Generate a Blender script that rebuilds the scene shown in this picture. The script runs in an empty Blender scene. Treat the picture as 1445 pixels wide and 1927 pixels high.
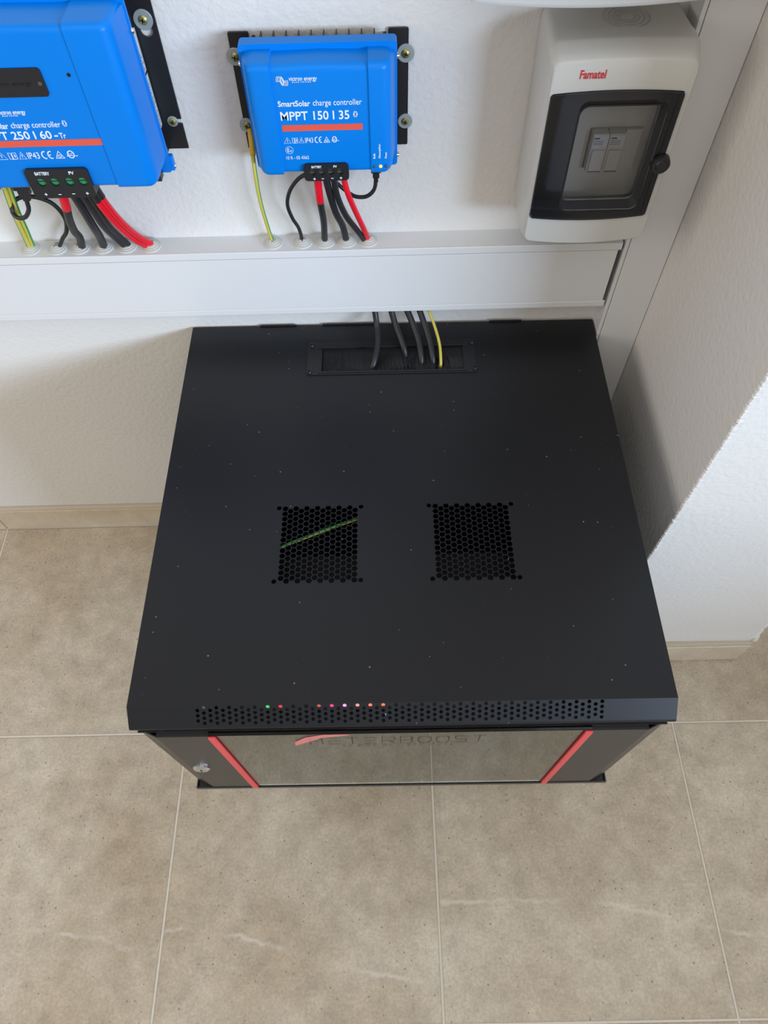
import bpy, bmesh, math, random
from mathutils import Vector, Matrix
random.seed(7)
PI = math.pi
S = bpy.context.scene
C = bpy.context.collection

# ------------------------------------------------------------------ camera
cam_d = bpy.data.cameras.new('camera')
cam = bpy.data.objects.new('camera', cam_d); C.objects.link(cam)
def cam_axes(pitch, yaw, roll):
    a, b, c = map(math.radians, (pitch, yaw, roll))
    f = Vector((math.sin(b)*math.cos(a), math.cos(b)*math.cos(a), math.sin(a)))
    r = f.cross(Vector((0, 0, 1))).normalized(); u = r.cross(f)
    return r*math.cos(c)+u*math.sin(c), -r*math.sin(c)+u*math.cos(c), f
_r, _u, _f = cam_axes(-58.7964, -0.596, -1.8299)
M = Matrix((_r, _u, -_f)).transposed().to_4x4()
M.translation = Vector((0.2713, -0.8027, 1.3451))
cam.matrix_world = M
cam_d.sensor_fit = 'AUTO'; cam_d.sensor_width = 36.0
cam_d.lens = 1343.9468/1927*36.0
cam_d.clip_start = 0.02
S.camera = cam

# ------------------------------------------------------------------ light
S.view_settings.view_transform = 'Standard'
S.view_settings.look = 'None'
S.view_settings.gamma = 1.0
S.view_settings.exposure = 0.0
S.view_settings.use_curve_mapping = False
W = bpy.data.worlds.new('world'); S.world = W; W.use_nodes = True
bg = W.node_tree.nodes['Background']
bg.inputs['Color'].default_value = (1.0, 0.935, 0.85, 1)
bg.inputs['Strength'].default_value = 0.39

def area(name, loc, target, sx, sy, power, col):
    d = bpy.data.lights.new(name, 'AREA'); d.shape = 'RECTANGLE'
    d.size = sx; d.size_y = sy; d.energy = power; d.color = col
    o = bpy.data.objects.new(name, d); C.objects.link(o)
    o.location = loc
    o.rotation_euler = (Vector(target)-Vector(loc)).to_track_quat('-Z', 'Y').to_euler()
    return o
area('window_daylight_right', (4.2, -4.3, 1.78), (0.2, 0, 0.7), 3.0, 0.85, 350, (0.60, 0.77, 1.0))
area('window_daylight_left', (-2.4, -1.3, 1.7), (0.5, -0.1, 0.6), 1.6, 1.3, 20, (1.0, 0.93, 0.84))
area('overhead_fill', (0.2, -1.9, 2.55), (0.2, -1.6, 0), 2.6, 2.2, 19, (1.0, 0.96, 0.90))  # added soft overhead fill that brightens the floor, no known source

# ------------------------------------------------------------------ materials
MATS = {}
def mat(name, col, rough=0.5, metal=0.0, spec=0.5, emit=None, estr=0.0, coat=0.0):
    m = bpy.data.materials.new(name); m.use_nodes = True
    b = m.node_tree.nodes['Principled BSDF']
    b.inputs['Base Color'].default_value = (*col, 1)
    b.inputs['Roughness'].default_value = rough
    b.inputs['Metallic'].default_value = metal
    b.inputs['Specular IOR Level'].default_value = spec
    b.inputs['Coat Weight'].default_value = coat
    if emit:
        b.inputs['Emission Color'].default_value = (*emit, 1)
        b.inputs['Emission Strength'].default_value = estr
    MATS[name] = m
    return m
def nod(m, t, **kw):
    n = m.node_tree.nodes.new(t)
    for k, v in kw.items(): setattr(n, k, v)
    return n
def lk(m, a, b): m.node_tree.links.new(a, b)
def add_bump(m, scale, dist, strength=1.0, detail=2.0, kind='noise', rough=0.5):
    b = m.node_tree.nodes['Principled BSDF']
    tc = nod(m, 'ShaderNodeTexCoord')
    n = nod(m, 'ShaderNodeTexNoise'); n.inputs['Scale'].default_value = scale
    n.inputs['Detail'].default_value = detail; n.inputs['Roughness'].default_value = rough
    lk(m, tc.outputs['Object'], n.inputs['Vector'])
    bu = nod(m, 'ShaderNodeBump'); bu.inputs['Distance'].default_value = dist
    bu.inputs['Strength'].default_value = strength
    lk(m, n.outputs['Fac'], bu.inputs['Height']); lk(m, bu.outputs['Normal'], b.inputs['Normal'])
    return n, tc

plaster = mat('plaster', (0.76, 0.74, 0.71), 0.85, spec=0.2)
add_bump(plaster, 130, 0.0022, 0.55, 2.5, rough=0.55)
white_pvc = mat('white_pvc', (0.74, 0.745, 0.75), 0.32, spec=0.4)
grey_abs = mat('grey_abs', (0.57, 0.57, 0.545), 0.28, spec=0.5)
pale_abs = mat('pale_abs', (0.68, 0.685, 0.68), 0.3, spec=0.5)
rubber_grey = mat('pale_rubber', (0.60, 0.59, 0.55), 0.6)
blue = mat('blue_plastic', (0.0, 0.205, 0.72), 0.36, spec=0.22)
black_metal = mat('black_coated_metal', (0.010, 0.0105, 0.013), 0.45, spec=0.5)
add_bump(black_metal, 900, 0.0001, 0.25, 2)
cab_metal = mat('cabinet_black_metal', (0.0072, 0.0078, 0.0105), 0.42, spec=0.42)
dark_inside = mat('dark_interior_metal', (0.006, 0.006, 0.007), 0.6, spec=0.3)
door_metal = mat('door_dark_metal', (0.016, 0.016, 0.017), 0.36, spec=0.6)
red_plastic = mat('red_plastic', (0.72, 0.065, 0.07), 0.4)
cable_black = mat('black_cable_sheath', (0.016, 0.017, 0.020), 0.42)
cable_red = mat('red_cable_sheath', (0.80, 0.004, 0.022), 0.4)
cable_yellow = mat('yellow_insulation', (0.62, 0.53, 0.09), 0.4)
cable_green = mat('green_insulation', (0.02, 0.30, 0.07), 0.4)
crimp_yellow = mat('yellow_crimp', (0.70, 0.44, 0.03), 0.4)
zinc = mat('zinc_washer', (0.42, 0.47, 0.49), 0.5, metal=0.55)
brass = mat('brass_screw', (0.42, 0.38, 0.14), 0.35, metal=0.7)
steel = mat('steel', (0.75, 0.76, 0.78), 0.18, metal=1.0)
screw_dark = mat('screw_recess', (0.02, 0.018, 0.012), 0.6)
print_white = mat('white_print', (0.80, 0.86, 0.92), 0.5)
print_red = mat('orange_red_print', (0.78, 0.10, 0.06), 0.45)
print_lightblue = mat('pale_blue_print', (0.22, 0.50, 0.90), 0.5)
black_plastic = mat('black_plastic', (0.013, 0.014, 0.018), 0.4)
green_screw = mat('green_terminal', (0.04, 0.32, 0.13), 0.4)
grey_screw = mat('grey_terminal_screw', (0.12, 0.12, 0.10), 0.4, metal=0.4)
amber = mat('amber_led', (1, 0.45, 0.1), 0.3, emit=(1.0, 0.42, 0.10), estr=1.3)
led_off = mat('unlit_led', (0.05, 0.08, 0.13), 0.25)
red_print = mat('red_print', (0.60, 0.03, 0.04), 0.5)
groove = mat('black_groove', (0.004, 0.004, 0.005), 0.6)
label_white = mat('white_label', (0.72, 0.74, 0.78), 0.5)
label_ink = mat('label_ink', (0.10, 0.12, 0.18), 0.5)
label_blue = mat('label_blue_ink', (0.03, 0.14, 0.42), 0.5)
trunk_line = mat('lid_seam_shadow_gap', (0.16, 0.16, 0.16), 0.7)
grout_m = mat('caulk_grout', (0.58, 0.50, 0.40), 0.8)
breaker_m = mat('breaker_white', (0.66, 0.66, 0.64), 0.4)
white_paint = mat('white_caulk', (0.7, 0.7, 0.68), 0.6)

# black lid: dust specks that are really on the sheet
def dust(m, scale=60, thr=0.055):
    b = m.node_tree.nodes['Principled BSDF']
    tc = nod(m, 'ShaderNodeTexCoord')
    v = nod(m, 'ShaderNodeTexVoronoi', voronoi_dimensions='2D'); v.inputs['Scale'].default_value = scale
    lk(m, tc.outputs['Object'], v.inputs['Vector'])
    sp = nod(m, 'ShaderNodeSeparateColor'); lk(m, v.outputs['Color'], sp.inputs['Color'])
    sel = nod(m, 'ShaderNodeMath', operation='GREATER_THAN'); sel.inputs[1].default_value = 0.90
    lk(m, sp.outputs[0], sel.inputs[0])
    rad = nod(m, 'ShaderNodeMath', operation='MULTIPLY'); rad.inputs[1].default_value = thr
    lk(m, sp.outputs[1], rad.inputs[0])
    lt = nod(m, 'ShaderNodeMath', operation='LESS_THAN')
    lk(m, v.outputs['Distance'], lt.inputs[0]); lk(m, rad.outputs[0], lt.inputs[1])
    mu = nod(m, 'ShaderNodeMath', operation='MULTIPLY')
    lk(m, sel.outputs[0], mu.inputs[0]); lk(m, lt.outputs[0], mu.inputs[1])
    mx = nod(m, 'ShaderNodeMix', data_type='RGBA')
    mx.inputs[6].default_value = b.inputs['Base Color'].default_value
    mx.inputs[7].default_value = (0.24, 0.245, 0.25, 1)
    lk(m, mu.outputs[0], mx.inputs[0]); lk(m, mx.outputs[2], b.inputs['Base Color'])
    n = nod(m, 'ShaderNodeTexNoise'); n.inputs['Scale'].default_value = 7; n.inputs['Detail'].default_value = 4
    lk(m, tc.outputs['Object'], n.inputs['Vector'])
    mr = nod(m, 'ShaderNodeMapRange'); mr.inputs[3].default_value = 0.38; mr.inputs[4].default_value = 0.48
    lk(m, n.outputs['Fac'], mr.inputs[0]); lk(m, mr.outputs[0], b.inputs['Roughness'])
dust(cab_metal)

# glass of the cabinet door
glass = mat('cabinet_glass', (0.80, 0.90, 0.86), 0.0)
gb = glass.node_tree.nodes['Principled BSDF']
gb.inputs['Transmission Weight'].default_value = 1.0
gb.inputs['IOR'].default_value = 1.52

# smoked polycarbonate: tinted see-through sheet with a glossy face
def smoked(name, tint, r=0.12):
    m = bpy.data.materials.new(name); m.use_nodes = True
    nt = m.node_tree; nt.nodes.clear()
    out = nod(m, 'ShaderNodeOutputMaterial'); tr = nod(m, 'ShaderNodeBsdfTransparent')
    tr.inputs['Color'].default_value = (*tint, 1)
    gl = nod(m, 'ShaderNodeBsdfGlossy'); gl.inputs['Roughness'].default_value = r
    fr = nod(m, 'ShaderNodeFresnel'); fr.inputs['IOR'].default_value = 1.5
    mx = nod(m, 'ShaderNodeMixShader')
    lk(m, fr.outputs[0], mx.inputs[0]); lk(m, tr.outputs[0], mx.inputs[1]); lk(m, gl.outputs[0], mx.inputs[2])
    lk(m, mx.outputs[0], out.inputs['Surface'])
    return m
smoke_frame = smoked('smoked_frame', (0.44, 0.45, 0.49), 0.2)
smoke_recess = mat('smoked_recess_wall', (0.035, 0.036, 0.040), 0.5, spec=0.3)
smoke_pane = smoked('smoked_pane', (0.90, 0.90, 0.91), 0.03)

# floor tiles
GX, GY, TS = 0.3391, -0.4596, 0.4507
def tile_material(name, base_shift=0.0, grout=True):
    m = mat(name, (0.4, 0.36, 0.3), 0.42, spec=0.35)
    b = m.node_tree.nodes['Principled BSDF']
    tc = nod(m, 'ShaderNodeTexCoord')
    def noise(scale, detail, rough, off=(0, 0, 0)):
        mp = nod(m, 'ShaderNodeMapping'); mp.inputs['Location'].default_value = off
        lk(m, tc.outputs['Object'], mp.inputs['Vector'])
        n = nod(m, 'ShaderNodeTexNoise'); n.inputs['Scale'].default_value = scale
        n.inputs['Detail'].default_value = detail; n.inputs['Roughness'].default_value = rough
        lk(m, mp.outputs[0], n.inputs['Vector']); return n
    n1 = noise(3.2, 6, 0.62); n2 = noise(26, 5, 0.7, (3, 1, 0)); n3 = noise(210, 3, 0.6, (1, 7, 0))
    r1 = nod(m, 'ShaderNodeValToRGB'); e = r1.color_ramp.elements
    e[0].position = 0.30; e[0].color = (0.440, 0.355, 0.250, 1)
    e[1].position = 0.72; e[1].color = (0.660, 0.595, 0.490, 1)
    k = r1.color_ramp.elements.new(0.5); k.color = (0.555, 0.475, 0.368, 1)
    lk(m, n1.outputs['Fac'], r1.inputs['Fac'])
    def mixc(kind, fac, a, c2):
        x = nod(m, 'ShaderNodeMix', data_type='RGBA', blend_type=kind)
        if isinstance(fac, float): x.inputs[0].default_value = fac
        else: lk(m, fac, x.inputs[0])
        lk(m, a, x.inputs[6])
        if isinstance(c2, tuple): x.inputs[7].default_value = c2
        else: lk(m, c2, x.inputs[7])
        return x.outputs[2]
    def rng(sock, a, b_, c_, d_):
        r = nod(m, 'ShaderNodeMapRange'); r.inputs[1].default_value = a; r.inputs[2].default_value = b_
        r.inputs[3].default_value = c_; r.inputs[4].default_value = d_
        lk(m, sock, r.inputs[0]); return r.outputs[0]
    def M_(op, a, b2=None, c2=None):
        x = nod(m, 'ShaderNodeMath', operation=op)
        for i, s in enumerate((a, b2, c2)):
            if s is None: continue
            if isinstance(s, (int, float)): x.inputs[i].default_value = s
            else: lk(m, s, x.inputs[i])
        return x.outputs[0]
    col = mixc('MULTIPLY', 0.85, r1.outputs['Color'], rng(n2.outputs['Fac'], 0.3, 0.7, 0.78, 1.16))
    col = mixc('MULTIPLY', 0.6, col, rng(n3.outputs['Fac'], 0.3, 0.7, 0.76, 1.20))
    # small dark pits
    v = nod(m, 'ShaderNodeTexVoronoi', voronoi_dimensions='2D'); v.inputs['Scale'].default_value = 85
    lk(m, tc.outputs['Object'], v.inputs['Vector'])
    sp = nod(m, 'ShaderNodeSeparateColor'); lk(m, v.outputs['Color'], sp.inputs['Color'])
    pit = M_('MULTIPLY', M_('LESS_THAN', v.outputs['Distance'], M_('MULTIPLY', sp.outputs[1], 0.13)),
             M_('GREATER_THAN', sp.outputs[0], 0.80))
    col = mixc('MIX', M_('MULTIPLY', pit, 0.7), col, (0.19, 0.16, 0.125, 1))
    if grout:
        xyz = nod(m, 'ShaderNodeSeparateXYZ'); lk(m, tc.outputs['Object'], xyz.inputs[0])
        x, y = xyz.outputs[0], xyz.outputs[1]
        # pale veins of the tile print
        fc = nod(m, 'ShaderNodeFloatCurve')
        cu = fc.mapping.curves[0]
        X0, X1, Y0, Y1 = -0.6, 0.9, -0.90, -0.70
        pts = [(-.60, -.775), (-.379, -.775), (-.327, -.772), (-.291, -.777), (-.246, -.783), (-.202, -.788), (-.174, -.80),
               (-.12, -.816), (-.110, -.778), (-.078, -.775), (-.03, -.783), (.014, -.787), (.058, -.798), (.11, -.813),
               (.20, -.835), (.337, -.86), (.341, -.745), (.494, -.745), (.564, -.745), (.624, -.751), (.682, -.766),
               (.748, -.78), (.784, -.79), (.9, -.81)]
        cu.points[0].location = (0, (pts[0][1]-Y0)/(Y1-Y0)); cu.points[1].location = (1, (pts[-1][1]-Y0)/(Y1-Y0))
        for px, py in pts[1:-1]: cu.points.new((px-X0)/(X1-X0), (py-Y0)/(Y1-Y0))
        for p in cu.points: p.handle_type = 'VECTOR'
        fc.mapping.update()
        wob = noise(45, 3, 0.6, (9, 2, 0))
        lk(m, rng(x, X0, X1, 0, 1), fc.inputs['Value'])
        yv = M_('ADD', M_('MULTIPLY', fc.outputs[0], Y1-Y0), Y0)
        dv = M_('ABSOLUTE', M_('ADD', M_('SUBTRACT', y, yv), M_('MULTIPLY', M_('SUBTRACT', wob.outputs['Fac'], 0.5), 0.016)))
        wn = noise(14, 2, 0.5, (4, 4, 0))
        vein = M_('MULTIPLY', rng(dv, 0.0006, 0.0050, 1, 0), rng(wn.outputs['Fac'], 0.42, 0.58, 0.05, 0.62))
        col = mixc('MIX', vein, col, (0.74, 0.69, 0.60, 1))
        # free cloudy light streaks
        n4 = noise(5.5, 7, 0.7, (12, 5, 0))
        st = M_('SUBTRACT', 1.0, rng(M_('ABSOLUTE', M_('SUBTRACT', n4.outputs['Fac'], 0.5)), 0.0, 0.02, 0.0, 1.0))
        st = M_('MULTIPLY', st, rng(n1.outputs['Fac'], 0.5, 0.62, 0, 0.45))
        col = mixc('MIX', st, col, (0.70, 0.65, 0.56, 1))
        # grout
        def cell(s, g):
            q = M_('ADD', M_('DIVIDE', M_('SUBTRACT', s, g), TS), 100.5)
            return M_('MULTIPLY', M_('ABSOLUTE', M_('SUBTRACT', M_('FRACT', q), 0.5)), TS)
        dg = M_('MINIMUM', cell(x, GX), cell(y, GY))
        gn = noise(90, 2, 0.5)
        dg2 = M_('ADD', dg, M_('MULTIPLY', M_('SUBTRACT', gn.outputs['Fac'], 0.5), 0.0008))
        edge = rng(dg2, 0.0018, 0.0042, 0.5, 0)
        col = mixc('MIX', edge, col, (0.36, 0.29, 0.215, 1))
        gm = rng(dg2, 0.0014, 0.0021, 1, 0)
        col = mixc('MIX', gm, col, (0.72, 0.665, 0.57, 1))
        lk(m, M_('ADD', rng(n2.outputs['Fac'], 0.3, 0.7, 0.36, 0.50), M_('MULTIPLY', gm, 0.35)), b.inputs['Roughness'])
        bu = nod(m, 'ShaderNodeBump'); bu.inputs['Distance'].default_value = 0.0012; bu.inputs['Strength'].default_value = 0.7
        h = M_('ADD', M_('MULTIPLY', gm, -1.0), M_('MULTIPLY', n3.outputs['Fac'], 0.22))
        lk(m, h, bu.inputs['Height']); lk(m, bu.outputs[0], b.inputs['Normal'])
    if not grout: col = mixc('MIX', 0.38, col, (0.78, 0.66, 0.49, 1))
    lk(m, col, b.inputs['Base Color'])
    return m
floor_mat = tile_material('stone_floor_tiles')
skirt_mat = tile_material('skirting_tile', grout=False)

# ------------------------------------------------------------------ helpers
def link(name, me, m=None, parent=None):
    o = bpy.data.objects.new(name, me); C.objects.link(o)
    if m is not None:
        for mm in (m if isinstance(m, (list, tuple)) else [m]): me.materials.append(mm)
    if parent is not None: o.parent = parent
    return o
def thing(name, label, cat, loc=(0, 0, 0), group=None):
    o = bpy.data.objects.new(name, None); C.objects.link(o); o.empty_display_size = 0.02
    o.location = loc; o['label'] = label; o['category'] = cat
    if group: o['group'] = group
    return o
def tag(o, label, cat, group=None):
    o['label'] = label; o['category'] = cat
    if group: o['group'] = group
    return o
def struct(o): o['kind'] = 'structure'; return o
def fin(name, bm, m, parent=None, smooth=False, off=None):
    if off is not None: bmesh.ops.translate(bm, verts=bm.verts, vec=off)
    bmesh.ops.recalc_face_normals(bm, faces=bm.faces)
    me = bpy.data.meshes.new(name); bm.to_mesh(me); bm.free()
    if smooth:
        me.shade_smooth()
        try: me.set_sharp_from_angle(angle=math.radians(38))
        except Exception: pass
    return link(name, me, m, parent)
def box(bm, x0, x1, y0, y1, z0, z1, bev=0.0, seg=2, mi=0):
    r = bmesh.ops.create_cube(bm, size=1.0)
    vs = r['verts']
    for v in vs:
        v.co = Vector((x0 if v.co.x < 0 else x1, y0 if v.co.y < 0 else y1, z0 if v.co.z < 0 else z1))
    fs = set(f for v in vs for f in v.link_faces)
    for f in fs: f.material_index = mi
    if bev > 0:
        es = list(set(e for v in vs for e in v.link_edges))
        bmesh.ops.bevel(bm, geom=es, offset=bev, segments=seg, profile=0.5, affect='EDGES', clamp_overlap=True)
    return bm
def newbox(*a, **k):
    bm = bmesh.new(); box(bm, *a, **k); return bm
def cyl(bm, p, axis, r, h, seg=24, r2=None, mi=0):
    """cylinder from point p along axis for length h"""
    a = Vector(axis).normalized(); q = a.to_track_quat('Z', 'Y').to_matrix().to_4x4()
    q.translation = Vector(p)+a*h/2
    n0 = len(bm.faces)
    bmesh.ops.create_cone(bm, cap_ends=True, segments=seg, radius1=r, radius2=r if r2 is None else r2, depth=h, matrix=q)
    bm.faces.ensure_lookup_table()
    for f in bm.faces[n0:]: f.material_index = mi
    return bm
def catmull(pts, n=8):
    P = [Vector(p) for p in pts]
    P = [P[0]*2-P[1]]+P+[P[-1]*2-P[-2]]
    out = []
    for i in range(1, len(P)-2):
        for k in range(n):
            t = k/n; a, b, c, d = P[i-1], P[i], P[i+1], P[i+2]
            out.append(0.5*((2*b)+(c-a)*t+(2*a-5*b+4*c-d)*t*t+(3*b-a-3*c+d)*t**3))
    out.append(P[-2]); return out
def tube(bm, pts, r, seg=14, n=8, stripes=None, smooth_path=True):
    path = catmull(pts, n) if smooth_path else [Vector(p) for p in pts]
    rings = []; up = Vector((0, -1, 0))
    for i, p in enumerate(path):
        t = (path[min(i+1, len(path)-1)]-path[max(i-1, 0)]).normalized()
        s = t.cross(up)
        if s.length < 1e-4: s = t.cross(Vector((1, 0, 0)))
        s.normalize(); u = s.cross(t).normalized(); up = u
        rr = r(i/(len(path)-1)) if callable(r) else r
        rings.append([bm.verts.new(p+(s*math.cos(2*PI*k/seg)+u*math.sin(2*PI*k/seg))*rr) for k in range(seg)])
    for a, b in zip(rings, rings[1:]):
        for k in range(seg):
            f = bm.faces.new((a[k], a[(k+1) % seg], b[(k+1) % seg], b[k])); f.smooth = True
            if stripes: f.material_index = stripes(k/seg)
    bm.faces.new(rings[0][::-1]); bm.faces.new(rings[-1])
    return bm
def lathe(bm, prof, center, axis='Z', seg=32, jag=None):
    rings = []
    for j, (r, h) in enumerate(prof):
        ring = []
        for k in range(seg):
            a = 2*PI*k/seg; rr, hh = r, h
            if jag and j >= len(prof)-2: rr, hh = jag(j, k, r, h)
            x, y = rr*math.cos(a), rr*math.sin(a)
            v = Vector((x, y, hh)) if axis == 'Z' else Vector((x, -hh, y))
            ring.append(bm.verts.new(Vector(center)+v))
        rings.append(ring)
    for a, b in zip(rings, rings[1:]):
        for k in range(seg): bm.faces.new((a[k], a[(k+1) % seg], b[(k+1) % seg], b[k]))
    bm.faces.new(rings[0][::-1]); bm.faces.new(rings[-1])
    return bm
def plate(loops, thick, mx):
    """flat sheet with real holes: first loop outline, others holes. Returns bmesh"""
    cu = bpy.data.curves.new('tmp', 'CURVE'); cu.dimensions = '2D'; cu.fill_mode = 'BOTH'; cu.extrude = thick/2
    for lp in loops:
        s = cu.splines.new('POLY'); s.points.add(len(lp)-1); s.use_cyclic_u = True
        for p, q in zip(s.points, lp): p.co = (q[0], q[1], 0, 1)
    o = bpy.data.objects.new('tmp', cu); C.objects.link(o)
    dg = bpy.context.evaluated_depsgraph_get()
    me = bpy.data.meshes.new_from_object(o.evaluated_get(dg))
    bm = bmesh.new(); bm.from_mesh(me); bm.transform(mx)
    bpy.data.objects.remove(o); bpy.data.curves.remove(cu); bpy.data.meshes.remove(me)
    return bm
def circ(cx, cy, r, n=12, a0=0.0):
    return [(cx+r*math.cos(a0+2*PI*k/n), cy+r*math.sin(a0+2*PI*k/n)) for k in range(n)]
def rrect(x0, x1, y0, y1, r, n=5):
    out = []
    for cx, cy, a in ((x1-r, y1-r, 0), (x0+r, y1-r, PI/2), (x0+r, y0+r, PI), (x1-r, y0+r, 1.5*PI)):
        for k in range(n+1):
            t = a+PI/2*k/n; out.append((cx+r*math.cos(t), cy+r*math.sin(t)))
    return out
XZ = Matrix.Rotation(PI/2, 4, 'X')     # plane xy -> xz, facing -y
def XZat(y): return Matrix.Translation((0, y, 0)) @ XZ
_tc = {}
def text_bm(s, bold=0.0, spacing=1.0):
    cu = bpy.data.curves.new('tmp', 'FONT'); cu.body = s; cu.size = 1.0; cu.offset = bold; cu.extrude = 0.02
    cu.resolution_u = 3; cu.space_character = spacing
    o = bpy.data.objects.new('tmp', cu); C.objects.link(o)
    dg = bpy.context.evaluated_depsgraph_get()
    me = bpy.data.meshes.new_from_object(o.evaluated_get(dg))
    bm = bmesh.new(); bm.from_mesh(me)
    bpy.data.objects.remove(o); bpy.data.curves.remove(cu); bpy.data.meshes.remove(me)
    return bm
def text_fit(bm_to, s, x0, x1, z0, h, y, bold=0.0, spacing=1.0, capref='H', mtx=None, mi=0):
    """text from x0 to x1, baseline z0, capital height h, on plane y facing -y"""
    t = text_bm(s, bold, spacing)
    mnx = min(v.co.x for v in t.verts); mxx = max(v.co.x for v in t.verts)
    sx = (x1-x0)/(mxx-mnx); sz = h/0.70
    for v in t.verts:
        X = x0+(v.co.x-mnx)*sx; Z = z0+v.co.y*sz; D = v.co.z*0.01
        v.co = Vector((X, y-D, Z)) if mtx is None else mtx @ Vector(((v.co.x-mnx)*sx, v.co.y*sz, D))
    me = bpy.data.meshes.new('t'); t.to_mesh(me); t.free(); bm_to.from_mesh(me); bpy.data.meshes.remove(me)
def ribbon(bm, pts, w, y, closed=False, mapf=None):
    """flat printed stroke in the xz plane at y"""
    P = [Vector((p[0], p[1])) for p in pts]; n = len(P)
    L = []; R_ = []
    for i, p in enumerate(P):
        a = P[(i-1) % n] if (closed or i > 0) else p; b = P[(i+1) % n] if (closed or i < n-1) else p
        t = (b-a)
        if t.length < 1e-9: t = Vector((1, 0))
        t.normalize(); nn = Vector((-t.y, t.x))*w/2
        L.append(bm.verts.new((p.x+nn.x, y, p.y+nn.y))); R_.append(bm.verts.new((p.x-nn.x, y, p.y-nn.y)))
    for i in range(n if closed else n-1):
        j = (i+1) % n; bm.faces.new((L[i], L[j], R_[j], R_[i]))
def arc(cx, cz, rx, rz, a0, a1, n=16):
    return [(cx+rx*math.cos(math.radians(a0+(a1-a0)*k/n)), cz+rz*math.sin(math.radians(a0+(a1-a0)*k/n))) for k in range(n+1)]
def loft(bm, secs, closed_profile=True):
    rings = [[bm.verts.new(p) for p in s] for s in secs]
    n = len(rings[0])
    for a, b in zip(rings, rings[1:]):
        for k in range(n): bm.faces.new((a[k], a[(k+1) % n], b[(k+1) % n], b[k]))
    bm.faces.new(rings[0][::-1]); bm.faces.new(rings[-1])
    return bm

# ------------------------------------------------------------------ setting
bm = newbox(-3.2, 2.6, -5.2, 0.3, -0.06, 0.0)
struct(fin('floor', bm, floor_mat))
bm = newbox(-3.2, 0.70, 0.0, 0.15, 0.0, 2.6)
struct(fin('wall_back', bm, plaster))
# projecting stub of wall to the right, with an uneven plaster arris
def stub():
    bm = bmesh.new(); N = 1300; zs = [2.6*i/N for i in range(N+1)]
    px, py, x2 = 0.648, -0.329, 0.945
    cols = []
    for z in zs:
        j = random.gauss(0, 0.00045); k = random.gauss(0, 0.00045)
        g = 0.0035*math.exp(-((z-0.085)/0.02)**2)
        cols.append([bm.verts.new(c) for c in ((px, 0.15, z), (px, py+0.006, z), (px+j, py+0.0015+k, z), (px+0.0015+j, py+k, z),
                     (px+0.008, py, z), (x2-0.008, py-g, z), (x2+j*2+g, py+0.0015+k*2-g, z), (x2+g, py+0.01, z), (x2, 0.15, z))])
    for a, b in zip(cols, cols[1:]):
        for i in range(len(a)-1): bm.faces.new((a[i], a[i+1], b[i+1], b[i]))
        bm.faces.new((a[-1], a[0], b[0], b[-1]))
    bm.faces.new(cols[0][::-1]); bm.faces.new(cols[-1])
    o = fin('wall_right', bm, plaster); return struct(o)
stub()
bm = newbox(0.95, 2.6, 0.15, 0.3, 0.0, 2.6)
struct(fin('wall_recess', bm, plaster))
# unseen right wall and window opening, added so daylight fades low on the stub
bm = bmesh.new(); wx = 2.4
box(bm, wx, wx+0.2, -5.2, -1.0, 0.0, 1.02); box(bm, wx, wx+0.2, -5.2, -1.0, 2.1, 2.6); box(bm, wx, wx+0.2, -1.0, 0.15, 0.0, 2.6)
struct(fin('wall_added_right', bm, plaster))
# skirting tiles: back wall, stub front, stub side
def skirting(name, segs):
    bm = bmesh.new()
    for s in segs: box(bm, *s, bev=0.0012, seg=1)
    o = fin(name, bm, skirt_mat); return struct(o)
skirting('baseboard_back', [(GX-TS*(k+1)+.0012, GX-TS*k-.0012, -0.010, 0.0, 0.0015, 0.0715) for k in range(-0, 6)] + [(GX+.0012, .6378, -0.010, 0, 0.0015, 0.0715)])
struct(fin('trim_1', newbox(-2.4, 0.638, -0.0085, 0.0, 0.0700, 0.0785, bev=0.002), grout_m))
skirting('baseboard_right', [(0.640, 0.940, -0.341, -0.329, 0.0015, 0.0715), (0.638, 0.648, -0.329, 0.0, 0.0015, 0.0715)])
struct(fin('trim_2', newbox(0.642, 0.940, -0.338, -0.329, 0.0700, 0.0790, bev=0.002), grout_m))
bm = bmesh.new()
bmesh.ops.create_icosphere(bm, subdivisions=3, radius=0.0065)
for v in bm.verts: v.co = Vector((v.co.x*0.9, v.co.y*0.6, v.co.z*1.3))*(1+random.uniform(-.15, .15))
struct(fin('trim_3', bm, plaster, off=(0.943, -0.332, 0.084), smooth=True))

# ------------------------------------------------------------------ trunking
t = thing('cable_trunking', 'long white horizontal cable trunking on wall above black cabinet', 'cable trunking', (0, 0, 0.6245))
Z = -0.6245
bm = bmesh.new(); x0, x1 = -1.4, 0.5835
box(bm, x0, x1, -0.0310, 0.0, 0.7292, 0.7314, mi=0); box(bm, x0, x1, -0.0310, 0.0, 0.6245, 0.6267)
box(bm, x0, x1, -0.003, 0.0, 0.6267, 0.7292)
box(bm, x0, x1, -0.0340, -0.0310, 0.7205, 0.7314, bev=0.0012); box(bm, x0, x1, -0.0340, -0.0310, 0.6245, 0.6350, bev=0.0012)
fin('trunking_base', bm, white_pvc, t, off=(0, 0, Z))
fin('trunking_lid', newbox(x0, x1-0.004, -0.0337, -0.0315, 0.6354, 0.7201, bev=0.0004), white_pvc, t, off=(0, 0, Z))
t = thing('vertical_trunking', 'wide white vertical cable trunking in corner beside right wall', 'cable trunking', (0.617, 0, 0.0))
bm = bmesh.new(); vx0, vx1 = 0.5862, 0.6472
box(bm, vx0, vx1, -0.004, 0.0, 0.08, 2.0); box(bm, vx0, vx0+0.0022, -0.031, -0.004, 0.08, 2.0); box(bm, vx1-0.0022, vx1, -0.031, -0.004, 0.08, 2.0)
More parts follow.
